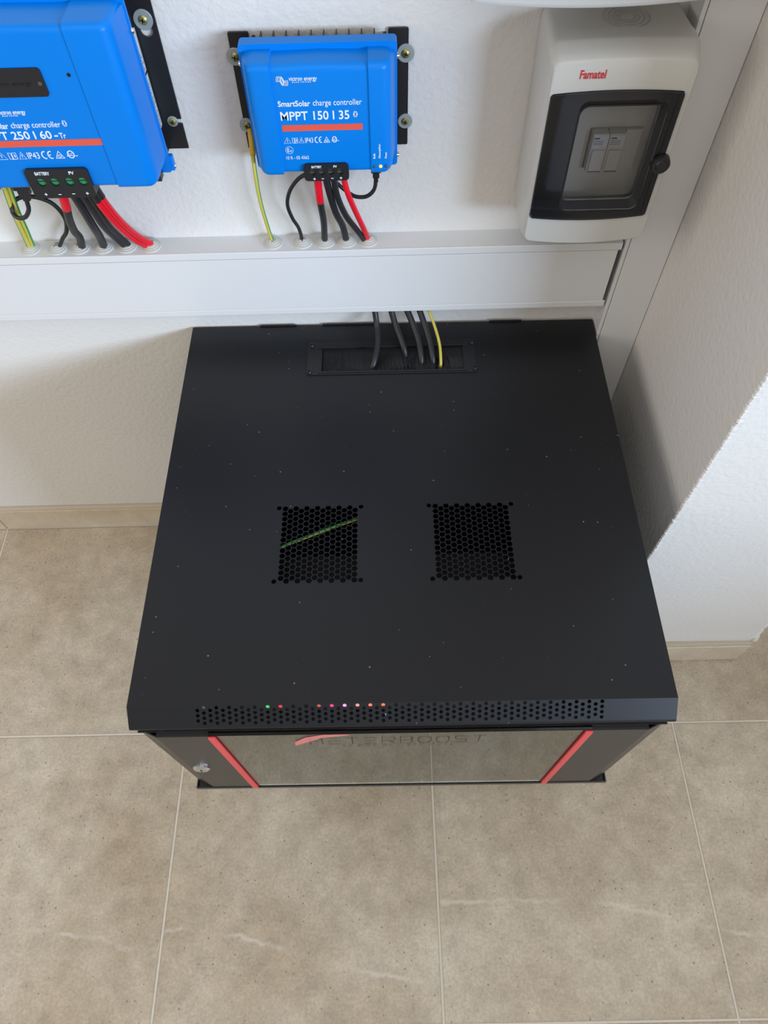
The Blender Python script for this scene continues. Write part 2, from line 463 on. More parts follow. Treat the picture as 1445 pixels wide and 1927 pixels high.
box(bm, vx0, vx0+0.005, -0.0352, -0.031, 0.08, 2.0, bev=0.0012)
fin('trunking_base', bm, white_pvc, t, off=(-0.617, 0, 0))
fin('trunking_lid', newbox(vx0+0.0056, vx1, -0.0352, -0.0315, 0.08, 2.0, bev=0.0006), white_pvc, t, off=(-0.617, 0, 0))

# ------------------------------------------------------------------ rack cabinet
CX, CYR = 0.2842, -0.0038
cab = thing('network_cabinet', 'black wall mounted rack cabinet with perforated top and glass door', 'cabinet', (CX, CYR, 0.2386))
cab.rotation_euler = (0, 0, math.radians(-0.28))
co = (-CX, 0, -0.2386)
CL, CR, CD, ZT, ZB = -0.0158, 0.5842, -0.574, 0.5734, 0.2386
def hexes(xa, ya):
    L = []; cp = 0.0068; rp = 0.00752; R = 0.0039
    for i in range(14):
        for j in range(14):
            cx = xa+0.0075+i*cp; cy = ya-0.0015-j*rp-(rp/2 if i % 2 else 0)
            L.append(circ(cx, cy, R, 6))
    for cx, cy in ((xa-.0005, ya-0.0005), (xa+0.1035, ya-0.0005), (xa-.0005, ya-0.1035), (xa+0.1035, ya-0.1035)):
        L.append(circ(cx, cy, 0.0031, 10))
    return L
BX0, BX1, BY0, BY1 = 0.180, 0.387, -0.0965, -0.0490
loops = [[(CL, CD), (CR, CD), (CR, -0.0004), (CL, -0.0004)], [(BX0, BY0), (BX1, BY0), (BX1, BY1), (BX0, BY1)]]
loops += hexes(0.1355, -0.3225)+hexes(0.3255, -0.3225)
bm = plate(loops, 0.0012, Matrix.Translation((0, 0, ZT-0.0006)))
# folded rear edge and side returns of the lid
box(bm, CL, CL+0.0012, CD, -0.0004, ZT-0.024, ZT-0.0012); box(bm, CR-0.0012, CR, CD, -0.0004, ZT-0.024, ZT-0.0012)
fin('top_panel', bm, cab_metal, cab, off=co)
# sloping perforated front strip
sl = Vector((0, -0.0214, -0.0209)); SL = sl.length
ang = math.atan2(-sl.z, -sl.y)
def on_slope():   # local (u along x, v down the slope) -> world
    e1 = Vector((1, 0, 0)); e2 = sl.normalized(); e3 = e1.cross(e2)
    m_ = Matrix((e1, e2, e3)).transposed().to_4x4(); m_.translation = Vector((0, CD, ZT)); return m_
holes = []
for i in range(64):
    hx = 0.0612+0.007*i
    vs = (-0.0062, 0, 0.0062) if i % 2 == 0 else (-0.0093, -0.0031, 0.0031, 0.0093)
    for v_ in vs: holes.append(circ(hx, SL*0.5-0.0030+v_, 0.0022, 10))
bm = plate([[(CL, 0), (CR, 0), (CR, SL-0.0045), (CL, SL-0.0045)]]+holes, 0.0012, on_slope() @ Matrix.Translation((0, 0, 0.0006)))
yb, zb_ = CD+sl.y, ZT+sl.z
# end cheeks and the rounded fold under the strip
e2 = sl.normalized(); nrm = Vector((0, e2.z, -e2.y)); rr_ = 0.0052
P0 = Vector((0, CD, ZT))+e2*(SL-0.0045); cc_ = P0-nrm*rr_
arcp = []
for k in range(9):
    a = math.radians(100)*k/8; arcp.append(cc_+nrm*rr_*math.cos(a)+e2*rr_*math.sin(a))
inn = [cc_+(p-cc_)*0.80 for p in arcp]
loft(bm, [[(xx, p.y, p.z) for p in arcp+inn[::-1]] for xx in (CL, CR)])
for xx in (CL+0.0002, CR-0.0014):
    pf = [(CD+0.001, ZT-0.0016)]+[(p.y+0.0005, p.z-0.0002) for p in inn[:-1]]+[(CD+0.001, inn[-1].z)]
    vs = [[bm.verts.new((xx+d, y, z)) for y, z in pf] for d in (0, 0.0012)]; a, b = vs
    bm.faces.new(a); bm.faces.new(b[::-1]); n = len(a)
    for k in range(n): bm.faces.new((a[k], a[(k+1) % n], b[(k+1) % n], b[k]))
fin('vented_front_strip', bm, cab_metal, cab, off=co)
# carcass
YF = -0.588
for nm, a, b in (('side_panel', CL+0.004, CL+0.0052), ('side_panel', CR-0.0052, CR-0.004)):
    fin(nm, box(newbox(a, b, -0.574, -0.001, ZB+0.004, ZT-0.004), a, b, YF, -0.574, ZB+0.004, 0.5500), door_metal, cab, off=co)
fin('back_panel', newbox(CL+0.006, CR-0.006, -0.0025, -0.001, ZB+0.004, ZT-0.004), dark_inside, cab, off=co)
bm = newbox(CL+0.001, CR-0.001, -0.600, -0.001, ZB, ZB+0.0025); box(bm, CL+0.001, CR-0.001, -0.600, -0.5985, ZB+0.0025, ZB+0.009)
box(bm, CL+0.001, CL+0.0025, -0.5985, -0.001, ZB+0.0025, ZB+0.008); box(bm, CR-0.0025, CR-0.001, -0.5985, -0.001, ZB+0.0025, ZB+0.008)
fin('bottom_panel', bm, door_metal, cab, off=co)
bm = bmesh.new()
for xx in (0.045, 0.503):
    bm = bmesh.new(); box(bm, xx, xx+0.020, -0.505, -0.500, ZB+0.02, ZT-0.03); box(bm, xx, xx+0.003, -0.500, -0.47, ZB+0.02, ZT-0.03)
    fin('mounting_rail', bm, dark_inside, cab, off=co)
# header rail above the door, between lid and door
fin('header_rail', newbox(CL+0.0055, CR-0.0055, -0.5935, -0.572, 0.5385, 0.5415), door_metal, cab, off=co)
# door
door = bpy.data.objects.new('door', None); C.objects.link(door); door.parent = cab
DZ0, DZ1, DF = ZB+0.0105, 0.5400, -0.5990
bm = bmesh.new()
for s, (a, b) in ((1, (CL+0.006, 0.0685)), (-1, (0.4955, CR-0.006))):
    outer = a if s > 0 else b; inner = b if s > 0 else a
    secs = []
    for z in (DZ0, DZ1):
        secs.append([(outer, -0.590, z), (outer+s*0.0205, DF, z), (inner, DF, z), (inner, DF+0.0012, z), (outer+s*0.021, DF+0.0012, z), (outer+s*0.001, -0.589, z)])
    loft(bm, secs)
    box(bm, min(outer+s*.02, inner), max(outer+s*.02, inner), DF+0.0012, -0.5895, DZ1-0.0012, DZ1)
box(bm, 0.0685, 0.4955, -0.5955, -0.5895, DZ0, DZ0+0.006)
fin('door_frame', bm, door_metal, door, off=co)
fin('glass_pane', newbox(0.0690, 0.4950, -0.5992, -0.5940, DZ0+0.0065, 0.5430, bev=0.0004, seg=1), glass, door, off=co)
for a in (0.0690, 0.4868):
    bm = newbox(a, a+0.0082, -0.6022, -0.5993, DZ0+0.001, 0.5425, bev=0.0008)
    fin('red_strip', bm, red_plastic, door, off=co)
bm = bmesh.new()
cyl(bm, (0.0262, DF, 0.388), (0, -1, 0), 0.0112, 0.003, 14, r2=0.0110)
cyl(bm, (0.0262, DF-0.003, 0.388), (0, -1, 0), 0.0110, 0.0025, 14, r2=0.0085)
box(bm, 0.0255, 0.0269, DF-0.0060, DF-0.0054, 0.3845, 0.3915, mi=1)
fin('lock', bm, [steel, screw_dark], door, smooth=False, off=co)
bm = bmesh.new()
bm.free()
for xx in (0.552, 0.016):
    bm = bmesh.new(); cyl(bm, (xx, -0.590, 0.5415), (0, 0, 1), 0.0028, 0.003, 12); fin('hinge_pin', bm, black_metal, cab, smooth=True, off=co)
# lettering printed on the glass
bm = bmesh.new()
def glyph(ch, x, w, z, h):
    st = {'M': [[(0, 0), (.02, 1), (.5, .35), (.98, 1), (1, 0)]], 'E': [[(0, 1), (1, 1)], [(0, .5), (1, .5)], [(0, 0), (1, 0)]],
          'T': [[(0, 1), (1, 1)], [(.5, 1), (.5, 0)]], 'R': [[(0, 0), (0, 1), (.85, 1), (1, .85), (1, .6), (.85, .45), (0.05, .45)], [(.5, .45), (1, 0)]],
          'B': [[(0, 1), (.85, 1), (1, .8), (.85, .52), (0, .5)], [(.85, .5), (1, .25), (.85, 0), (0, 0), (0, 1)]],
          'O': [[(.2, 0), (.8, 0), (1, .25), (1, .75), (.8, 1), (.2, 1), (0, .75), (0, .25), (.2, 0)]],
          'S': [[(1, 1), (.1, 1), (0, .8), (.1, .55), (.9, .45), (1, .2), (.9, 0), (0, 0)]]}[ch]
    for s_ in st: ribbon(bm, [(x+p*w, z+q*h) for p, q in s_], 0.0011, -0.5995)
for i, ch in enumerate('METERBOOST'):
    glyph(ch, 0.179+i*0.0207, 0.0142, 0.4985, 0.0270)
fin('door_lettering', bm, black_plastic, door, off=co)
bm = bmesh.new()
random.seed(3)
x = 0.216
while x < 0.345:
    w_ = random.choice((0.003, 0.0045, 0.006)); ribbon(bm, [(x, 0.4925), (x+w_, 0.4925)], 0.0010, -0.5995)
    ribbon(bm, [(x, 0.4860), (x+w_*0.6, 0.4860)], 0.0010, -0.5995); x += w_+random.choice((0.003, 0.006))
fin('small_lettering', bm, black_plastic, door, off=co)
bm = bmesh.new()
pts = [(0.1605, 0.4935), (0.179, 0.5118), (0.194, 0.528), (0.214, 0.534), (0.2265, 0.5385), (0.2265, 0.5422), (0.197, 0.5422), (0.176, 0.531), (0.162, 0.512)]
bm.faces.new([bm.verts.new((a, -0.5995, b)) for a, b in pts])
fin('red_swoosh', bm, mat('salmon_print', (0.66, 0.20, 0.17), 0.5), door, off=co)
# brush entry plate in the lid
bp = bpy.data.objects.new('brush_plate', None); C.objects.link(bp); bp.parent = cab
bm = plate([rrect(0.160, 0.4035, -0.1010, -0.0375, 0.002), [(BX0+.001, BY0+.001), (BX1-.001, BY0+.001), (BX1-.001, BY1-.001), (BX0+.001, BY1-.001)]], 0.0014, Matrix.Translation((0, 0, ZT+0.0007)))
box(bm, BX0-0.004, BX1+0.004, BY1-0.001, BY1+0.0015, ZT+0.0014, ZT+0.0030, bev=.0004); box(bm, BX0-0.004, BX1+0.004, BY0-0.0018, BY0+0.001, ZT+0.0014, ZT+0.0022)
fin('plate_frame', bm, black_metal, bp, off=co)
bm = bmesh.new(); random.seed(11)
for i in range(3400):
    xx = random.uniform(BX0+0.001, BX1-0.001); back = i % 8 != 0
    ys = BY1 if back else BY0; L_ = random.uniform(0.036, 0.046) if back else random.uniform(0.006, 0.016)
    if back and (0.296 < xx < 0.318 or 0.345 < xx < 0.364) and random.random() < 0.85: L_ *= 0.45
    d = -1 if back else 1
    bend = random.gauss(0, 0.0016)+(0.003*math.sin(xx*90))
    drop = random.uniform(0.0006, 0.004); w = 0.00017
    p = [Vector((xx, ys, ZT-0.001)), Vector((xx+bend*0.3, ys+d*L_*0.5, ZT-0.001-drop*0.3)), Vector((xx+bend, ys+d*L_, ZT-0.001-drop))]
    l = [bm.verts.new(q-Vector((w, 0, 0))) for q in p]; r_ = [bm.verts.new(q+Vector((w, 0, 0.0001))) for q in p]
    for k in (0, 1): bm.faces.new((l[k], r_[k], r_[k+1], l[k+1]))
bri = mat('brush_bristle', (0.022, 0.022, 0.025), 0.3)
o = fin('brush_bristles', bm, bri, bp, off=co); o['kind'] = 'stuff'
for sx, sy in ((0.1655, -0.0445), (0.1640, -0.0960), (0.4000, -0.0440), (0.4010, -0.0945)):
    bm = bmesh.new(); lathe(bm, [(0.0036, 0), (0.0036, 0.0012), (0.0028, 0.0026), (0.0017, 0.0029), (0.0015, 0.0012)], (sx, sy, ZT+0.0014), seg=18)
    fin('screw', bm, mat('plate_screw_black', (0.05, 0.05, 0.055), 0.25, metal=0.6) if 'plate_screw_black' not in MATS else MATS['plate_screw_black'], bp, smooth=True, off=co)
# rear lid tabs
for a, b in ((0.086, 0.140), (0.180, 0.262), (0.430, 0.478)):
    fin('rear_tab', newbox(a, b, -0.0022, -0.0004, ZT, ZT+0.0022), black_metal, cab, off=co)

# network switch in the cabinet: only its front lamps show through the holes
sw = thing('network_switch', 'black network switch inside cabinet with glowing red lamps behind front vents', 'network switch', (0.2842, -0.53, 0.462))
so = Vector((-0.2842, 0.53, -0.462))
fin('switch_body', newbox(0.045, 0.520, -0.556, -0.36, 0.462, 0.506, bev=0.001), dark_inside, sw, off=so)
leds = [(0.0492, 0.5107, (0.5, 0.5, 0.5), 0.10), (0.1245, 0.5094, (0.1, 1, 0.3), 0.45), (0.1396, 0.5091, (1, 0.05, 0.08), 0.70), (0.1849, 0.5084, (0.8, 0.15, 0.12), 0.50), (0.2000, 0.5081, (1, 0.06, 0.25), 0.90), (0.2151, 0.5078, (1, 0.35, 0.65), 1.20), (0.2303, 0.5076, (1, 0.28, 0.25), 1.20), (0.2454, 0.5073, (1, 0.22, 0.15), 1.00), (0.2606, 0.5071, (1, 0.2, 0.12), 0.90)]
for i, (lx, lz, c_, s_) in enumerate(leds):
    m_ = mat('switch_lamp_%d' % i, c_, 0.4, emit=c_, estr=s_)
    fin('indicator_lamp', newbox(lx-0.0027, lx+0.0027, -0.561, -0.556, lz-0.005, lz+0.004, bev=0.0006), m_, sw, off=so)

# green/yellow earth wire seen through the left vent
bm = bmesh.new(); tube(bm, [(0.07, -0.395, 0.530), (0.10, -0.3845, 0.547), (0.137, -0.3700, 0.552), (0.190, -0.3490, 0.554), (0.235, -0.3310, 0.552), (0.29, -0.305, 0.535)], 0.0021,
                       stripes=lambda a: 1 if 0.15 < a < 0.35 else 0)
tag(fin('earth_wire', bm, [cable_green, cable_yellow]), 'green and yellow earth wire showing through the left vent of black cabinet', 'cable')

# ------------------------------------------------------------------ cables into the cabinet
GRPC = 'cables dropping into the cabinet lid'
drops = [('black_cable', [(0.258, -0.018, 0.650), (0.2585, -0.020, 0.6245), (0.2615, -0.034, 0.600), (0.2625, -0.058, 0.588), (0.257, -0.082, 0.577), (0.2500, -0.092, 0.562)], 0.0042,
          'black cable dropping into cabinet brush, leftmost and set apart from the rest'),
         ('black_cable', [(0.279, -0.018, 0.650), (0.281, -0.020, 0.6245), (0.288, -0.034, 0.602), (0.296, -0.052, 0.588), (0.301, -0.064, 0.577), (0.303, -0.070, 0.558)], 0.0044,
          'black cable entering cabinet brush, second from the left'),
         ('black_cable', [(0.301, -0.018, 0.650), (0.303, -0.020, 0.6245), (0.313, -0.036, 0.604), (0.321, -0.056, 0.590), (0.3245, -0.076, 0.577), (0.3245, -0.086, 0.558)], 0.0046,
          'black cable entering cabinet brush, third from the left'),
         ('black_cable', [(0.319, -0.018, 0.650), (0.321, -0.020, 0.6245), (0.330, -0.038, 0.604), (0.337, -0.058, 0.590), (0.341, -0.078, 0.577), (0.342, -0.086, 0.558)], 0.0044,
          'black cable entering cabinet brush right beside the yellow wire'),
         ('earth_wire', [(0.332, -0.018, 0.650), (0.334, -0.020, 0.6245), (0.344, -0.040, 0.604), (0.351, -0.064, 0.590), (0.3525, -0.086, 0.577), (0.352, -0.092, 0.558)], 0.0021,
          'thin yellow wire dropping into cabinet brush beside the black cables')]
for nm, pts, r, lab in drops:
    bm = bmesh.new()
    if nm == 'earth_wire':
        tube(bm, pts, r, stripes=lambda a: 1 if 0.86 < a else 0)
        tag(fin(nm, bm, [cable_yellow, cable_green]), lab, 'cable')
    else:
        tube(bm, pts, r); tag(fin(nm, bm, cable_black), lab, 'cable', GRPC)

# ------------------------------------------------------------------ solar charge controllers
def housing(xs, ztop, yb_, rb, rt):
    """xs: list of (x, depth, zbottom, inset of top)"""
    secs = []
    for x, d, zb, dt in xs:
        zt = ztop-dt; p = [(x, yb_, zb)]
        rb2 = min(rb, (d+yb_)*0.9); rt2 = min(rt, (d+yb_)*0.9)
        for k in range(6):
            a = PI/2*k/5; p.append((x, -(d-rb2)-rb2*math.sin(a), zb+rb2-rb2*math.cos(a)))
        for k in range(6):
            a = PI/2*k/5; p.append((x, -(d-rt2)-rt2*math.cos(a), zt-rt2+rt2*math.sin(a)))
        p.append((x, yb_, zt)); secs.append(p)
    bm = bmesh.new(); loft(bm, secs); return bm
def sideprof(xe, s, D, zb, dmin, r=0.014):
    """rounded side from edge xe going inwards (s=+1 to the right)"""
    out = []
    for k in range(7):
        a = PI/2*k/6
        out.append((xe+s*r*(1-math.cos(a))*0.8, D-r+r*math.sin(a), zb+0.006*(1-math.sin(a)), 0.003*(1-math.sin(a))))
    return [(xe-s*0.004, dmin, zb+0.008, 0.004)]+out
def washer_screw(parent, x, z, y, R, off, head=brass, rs=0.0047):
    bm = bmesh.new(); lathe(bm, [(R, 0), (R, 0.0012), (R-0.0004, 0.0016), (0.004, 0.0016)], (x, y, z), axis='Y', seg=36)
    w = fin('washer', bm, zinc, parent, smooth=True, off=off)
    bm = bmesh.new(); lathe(bm, [(rs, 0), (rs, 0.0006), (rs*0.75, 0.0018), (0.0008, 0.0022)], (x, y-0.0016, z), axis='Y', seg=24)
    for a in (0.3, 0.3+PI/2):
        q = Matrix.Rotation(a, 4, 'Y'); b2 = newbox(-rs*0.55, rs*0.55, -0.0005, 0.0, -0.0006, 0.0006)
        b2.transform(Matrix.Translation((x, y-0.0037, z)) @ q)
        for f in b2.faces: f.material_index = 1
        me = bpy.data.meshes.new('t'); b2.to_mesh(me); b2.free(); bm.from_mesh(me); bpy.data.meshes.remove(me)
    fin('screw', bm, [head, screw_dark], w, smooth=True, off=off)
def marks_row(bm, xr, zb, h, y):
    """warning triangle, manual, triangle, IP43, CE, tick triangle, approval ring; xr maps 0..1 to x"""
    X = lambda t: xr[0]+(xr[1]-xr[0])*t; w = h*0.09; u = (xr[1]-xr[0])
    def tri(a, b):
        m_ = (X(a)+X(b))/2; ribbon(bm, [(X(a), zb), (X(b), zb), (m_, zb+h*1.05)], w, y, True)
        ribbon(bm, [(m_, zb+h*0.22), (m_, zb+h*0.7)], w, y)
    tri(0.0, 0.125)
    ribbon(bm, [(X(.155), zb+h*.05), (X(.155), zb+h*.95), (X(.195), zb+h*.85), (X(.25), zb+h*.95), (X(.25), zb+h*.05), (X(.195), zb-h*.02)], w, y, True)
    ribbon(bm, [(X(.195), zb), (X(.195), zb+h*.85)], w*1.8, y); ribbon(bm, [(X(.228), zb+h*.25), (X(.228), zb+h*.7)], w*1.5, y)
    tri(0.275, 0.36)
    text_fit(bm, 'IP43', X(.385), X(.53), zb+h*.02, h*.92, y, 0.0)
    ribbon(bm, arc(X(.60), zb+h*.5, u*.035, h*.5, 70, 290), w*1.7, y)
    ribbon(bm, arc(X(.675), zb+h*.5, u*.035, h*.5, 70, 290), w*1.7, y); ribbon(bm, [(X(.642), zb+h*.5), (X(.675), zb+h*.5)], w*1.5, y)
    ribbon(bm, [(X(.725), zb), (X(.83), zb), (X(.777), zb+h*1.0)], w*1.8, y, True)
    ribbon(bm, arc(X(.777), zb+h*.3, u*.02, h*.16, 0, 360), w, y)
    ribbon(bm, arc(X(.92), zb+h*.5, u*.038, h*.5, 0, 360, 24), w*1.5, y, False)
    text_fit(bm, 'LC', X(.895), X(.945), zb+h*.3, h*.4, y, 0.01)
    ribbon(bm, [(X(.862), zb+h*.28), (X(.88), zb+h*.28)], w, y); ribbon(bm, [(X(.965), zb+h*.28), (X(1.0), zb+h*.28)], w, y)
def wave_logo(bm, x, z, w, h, y):
    t_ = w*0.034; sl_ = -0.22
    def st(pts): ribbon(bm, pts, t_, y)
    for k in range(4):      # rising strokes on the left
        cx = x+w*(0.05+0.085*k)
        st([(cx, z+h*.42), (cx+w*.01, z+h*.72), (cx+w*.05, z+h*.95), (cx+w*.12, z+h*.99)])
    for k in range(3):      # slanted rings in the middle
        rx = w*(0.155-0.050*k); rz = h*(0.50-0.03*k)
        st([(a-(b-z-h*.5)*0.28*w/h*.6, b) for a, b in arc(x+w*.49, z+h*.5, rx, rz, 0, 360, 24)])
    for k in range(4):      # falling strokes on the right
        cx = x+w*(0.95-0.085*k)
        st([(cx, z+h*.58), (cx-w*.01, z+h*.28), (cx-w*.05, z+h*.05), (cx-w*.12, z+h*.01)])

def controller(name, label, xa, xb, za, zt, D, front, P):
    """common build of both units. P carries the measured layout in world metres"""
    root = thing(name, label, 'charge controller', ((xa+xb)/2, 0, za), 'blue solar charge controllers on the wall')
    off = (-(xa+xb)/2, 0, -za)
    # heatsink with fins
    bm = bmesh.new(); hx0, hx1 = P['hs']
    sy = P['flange'][3]+0.0005
    box(bm, hx0, hx1, sy, -0.024, za, P['fz']-0.004)
    box(bm, hx0, hx0+0.003, -0.026, -0.001, za, P['fz']-0.004); box(bm, hx1-0.003, hx1, -0.026, -0.001, za, P['fz']-0.004)
    for k in range(P['nf']):
        fx = P['f0']+0.01285*k
        loft(bm, [[(fx-0.0005, -0.002, z), (fx+0.0005, -0.002, z), (fx+0.0017, -0.026, z), (fx-0.0017, -0.026, z)] for z in (za+0.004, P['fz'])])
    hs = fin('heatsink', bm, black_metal, root, off=off)
    # mounting ears
    for j, (ea, eb, holes_, notch) in enumerate(P['ears']):
        if notch:
            zz, xn = notch
            out = [(ea, za), (eb, za), (eb, zz-.0045), (xn, zz-.0045), (xn, zz+.001), (eb, zz+.001), (eb, zt), (ea, zt)]
        else: out = rrect(ea, eb, za, zt, 0.0015, 2)
        bm = plate([out]+[circ(hx, hz, hr, 16) for hx, hz, hr in holes_], 0.0022, XZat(-0.0032))
        fin('mounting_ear', bm, black_metal, root, off=off)
    # flange
    fx0, fx1, fy0, fy1, fz0, fz1 = P['flange']
    bm = plate([rrect(fx0, fx1, fz0, fz1, 0.004)], fy1-fy0, XZat((fy0+fy1)/2))
    fin('rear_shell', bm, blue, root, off=off)
    # front housing
    s0, s1 = P['seams']; c = P['inset']; zb = P['zb']
    L_ = sideprof(fx0+P['draft'], 1, D+c, zb, -fy0); R_ = sideprof(fx1-P['draft'], -1, D+c, zb, -fy0)
    xs = L_+[(s0-0.0002, D+c, zb, 0), (s0+0.0006, D+c, zb, 0), (s0+0.0018, D, zb+c, c), ((s0+s1)/2, D, zb+c, c*.4), (s1-0.0016, D, zb+c, c), (s1-0.0004, D+c, zb, 0), (s1+0.0004, D+c, zb, 0)]+R_[::-1]
    bm = housing(xs, P['ztop'], fy1-0.001, 0.006, 0.007)
    hb = fin('front_housing', bm, blue, root, smooth=True, off=off)
    # bolts on the edges
    for bx, by, bz, sgn in P['bolts']:
        bm = bmesh.new(); cyl(bm, (bx, by, bz), (sgn, 0, 0), 0.0030, 0.0022, 16, r2=0.0022)
        fin('bolt', bm, steel, root, smooth=True, off=off)
    for x, z, R, rs in P['washers']: washer_screw(root, x, z, -0.0043, R, off, rs=rs)
    # terminal block
    tx0, tx1, tz0, tz1, ty = P['term']
    ho = [circ(hx, hz, hr, 20) for hx, hz, hr in P['tholes']]
    bm = plate([rrect(tx0, tx1, tz0, tz1, 0.0045)]+ho, 0.006, XZat(ty+0.003))
    box(bm, tx0+.001, tx1-.001, ty+0.0075, ty+0.030, tz0+0.0010, tz1-.001)
    tb = fin('terminal_block', bm, black_plastic, root, off=off)
    for hx, hz, hr in P['tholes']:
        bm = bmesh.new(); cyl(bm, (hx, ty+0.0042, hz), (0, -1, 0), hr*0.96, 0.0012, 20)
        bm2 = None; box(bm, hx-hr*.8, hx+hr*.8, ty+0.0024, ty+0.0029, hz-0.0004, hz+0.0004, mi=1)
        fin('terminal_screw', bm, [P['tmat'], screw_dark], tb, smooth=True, off=off)
    bm = bmesh.new(); yy = ty-0.0002
    text_fit(bm, 'BATTERY', *P['batt'], yy, 0.02); text_fit(bm, 'PV', *P['pv'], yy, 0.02)
    for (hx, hz), sg in zip(P['signs'], '+--+'):
        w = P['sw']; ribbon(bm, [(hx-w, hz), (hx+w, hz)], w*0.55, yy)
        if sg == '+': ribbon(bm, [(hx, hz-w), (hx, hz+w)], w*0.55, yy-0.00005)
    fin('terminal_lettering', bm, print_white, tb, off=off)
    # front printing
    yf = -D-0.00025
    bm = bmesh.new(); wave_logo(bm, *P['logo'], yf); text_fit(bm, 'victron energy', *P['brand'], yf, 0.010)
    text_fit(bm, 'BLUE POWER', *P['sub'], yf, 0.0, 1.4)
    fin('brand_print', bm, print_white, hb, off=off)
    bm = bmesh.new(); text_fit(bm, 'SmartSolar', *P['smart'], yf, 0.016); text_fit(bm, 'charge controller', *P['cc'], yf, 0.0)
    for s_, a in P['model']: text_fit(bm, s_, *a, yf, 0.012)
    bx, bz, br = P['bt']
    bm.faces.new([bm.verts.new((a_, yf, b_)) for a_, b_ in arc(bx, bz, br*0.33, br*0.5, 0, 360, 20)[:-1]])
    fin('model_print', bm, print_white, hb, off=off)
    bm = bmesh.new(); q = br*0.45
    ribbon(bm, [(bx-q*.5, bz-q*.6), (bx+q*.5, bz+q*.5), (bx, bz+q*1.1), (bx, bz-q*1.1), (bx+q*.5, bz-q*.5), (bx-q*.5, bz+q*.6)], q*0.2, yf-0.0002)
    fin('wireless_symbol', bm, blue, hb, off=off)
    bm = newbox(P['bar'][0], P['bar'][1], yf-0.0001, -D+0.0003, P['bar'][2], P['bar'][3]); fin('red_bar', bm, print_red, hb, off=off)
    bm = bmesh.new(); marks_row(bm, (P['icons'][0], P['icons'][1]), P['icons'][2], P['icons'][3], yf)
    fin('approval_marks', bm, print_white, hb, off=off)
    return root, hb, off

P2 = dict(hs=(0.143, 0.281), fz=0.9775, f0=0.1530, nf=10,
          ears=[(0.1185, 0.1400, [], None), (0.2830, 0.3040, [], None)],
          flange=(0.1325, 0.2912, -0.040, -0.026, 0.8520, 0.9830), seams=(0.1640, 0.2625), inset=0.0020, zb=0.8615, draft=0.0055, ztop=0.9785,
          bolts=[(0.2912, -0.033, 0.966, 1), (0.2912, -0.033, 0.8600, 1), (0.1325, -0.033, 0.962, -1)],
          washers=[(0.1222, 0.9550, 0.0088, 0.0046), (0.3010, 0.9540, 0.0092, 0.0046), (0.1215, 0.8820, 0.0080, 0.0042), (0.3010, 0.8820, 0.0083, 0.0042)],
          term=(0.1875, 0.2370, 0.8570, 0.8760, -0.0745), tholes=[(x, 0.8675, 0.0038) for x in (0.1970, 0.2070, 0.2172, 0.2273)], tmat=grey_screw,
          batt=(0.1965, 0.2075, 0.8727, 0.0026), pv=(0.2205, 0.2243, 0.8727, 0.0026), signs=[(0.1985, 0.8598), (0.2077, 0.8598), (0.2183, 0.8600), (0.2279, 0.8602)], sw=0.0014,
          logo=(0.1700, 0.9585, 0.0128, 0.0090), brand=(0.1832, 0.2110, 0.9632, 0.0040), sub=(0.1862, 0.2050, 0.9612, 0.0012),
          smart=(0.1690, 0.2018, 0.9380, 0.0055), cc=(0.2046, 0.2543, 0.9382, 0.0058),
          model=[('MPPT 150 I 35', (0.1700, 0.2410, 0.9238, 0.0088))], bt=(0.2473, 0.9283, 0.0068),
          bar=(0.1700, 0.2543, 0.9120, 0.9185), icons=(0.1700, 0.2285, 0.8990, 0.0060))
r2, h2, o2 = controller('charge_controller', 'smaller blue solar charge controller, MPPT 150 | 35, with amber light', 0.1185, 0.3040, 0.8540, 0.9780, 0.0700, None, P2)
yf = -0.0700-0.00025
bm = bmesh.new()
ribbon(bm, arc(0.1745, 0.8912, 0.0040, 0.0040, 0, 360, 24), 0.0004, yf); text_fit(bm, 'E', 0.1722, 0.1745, 0.8893, 0.0040, yf, 0.0); text_fit(bm, '4', 0.1750, 0.1768, 0.8890, 0.0026, yf, 0.0)
text_fit(bm, '10 R - 05 4362', 0.1700, 0.1945, 0.8808, 0.0036, yf, 0.0)
fin('type_approval_print', bm, print_white, h2, off=o2)
ys = -0.0720-0.00025
bm = bmesh.new()
for s_, x_, L_ in (('Bulk', 0.2665, 0.0060), ('Absorption', 0.2722, 0.0160), ('Float', 0.2790, 0.0068)):
    mt = Matrix.Translation((x_, ys, 0.8805)) @ Matrix.Rotation(PI/2, 4, 'X') @ Matrix.Rotation(PI/2, 4, 'Z')
    text_fit(bm, s_, 0, L_, 0, 0.0022, 0, 0.01, mtx=mt)
fin('lamp_lettering', bm, print_white, h2, off=o2)
for x_, m_ in ((0.2655, led_off), (0.2722, amber), (0.2785, led_off)):
    bm = bmesh.new(); lathe(bm, [(0.0019, 0), (0.0018, 0.0006), (0.0012, 0.0014), (0.0003, 0.0017)], (x_, -0.0719, 0.8712), axis='Y', seg=20)
    o = fin('status_lamp', bm, m_, h2, smooth=True, off=o2)
    o['label'] = 'glowing amber status lamp' if m_ is amber else 'unlit dark status lamp'

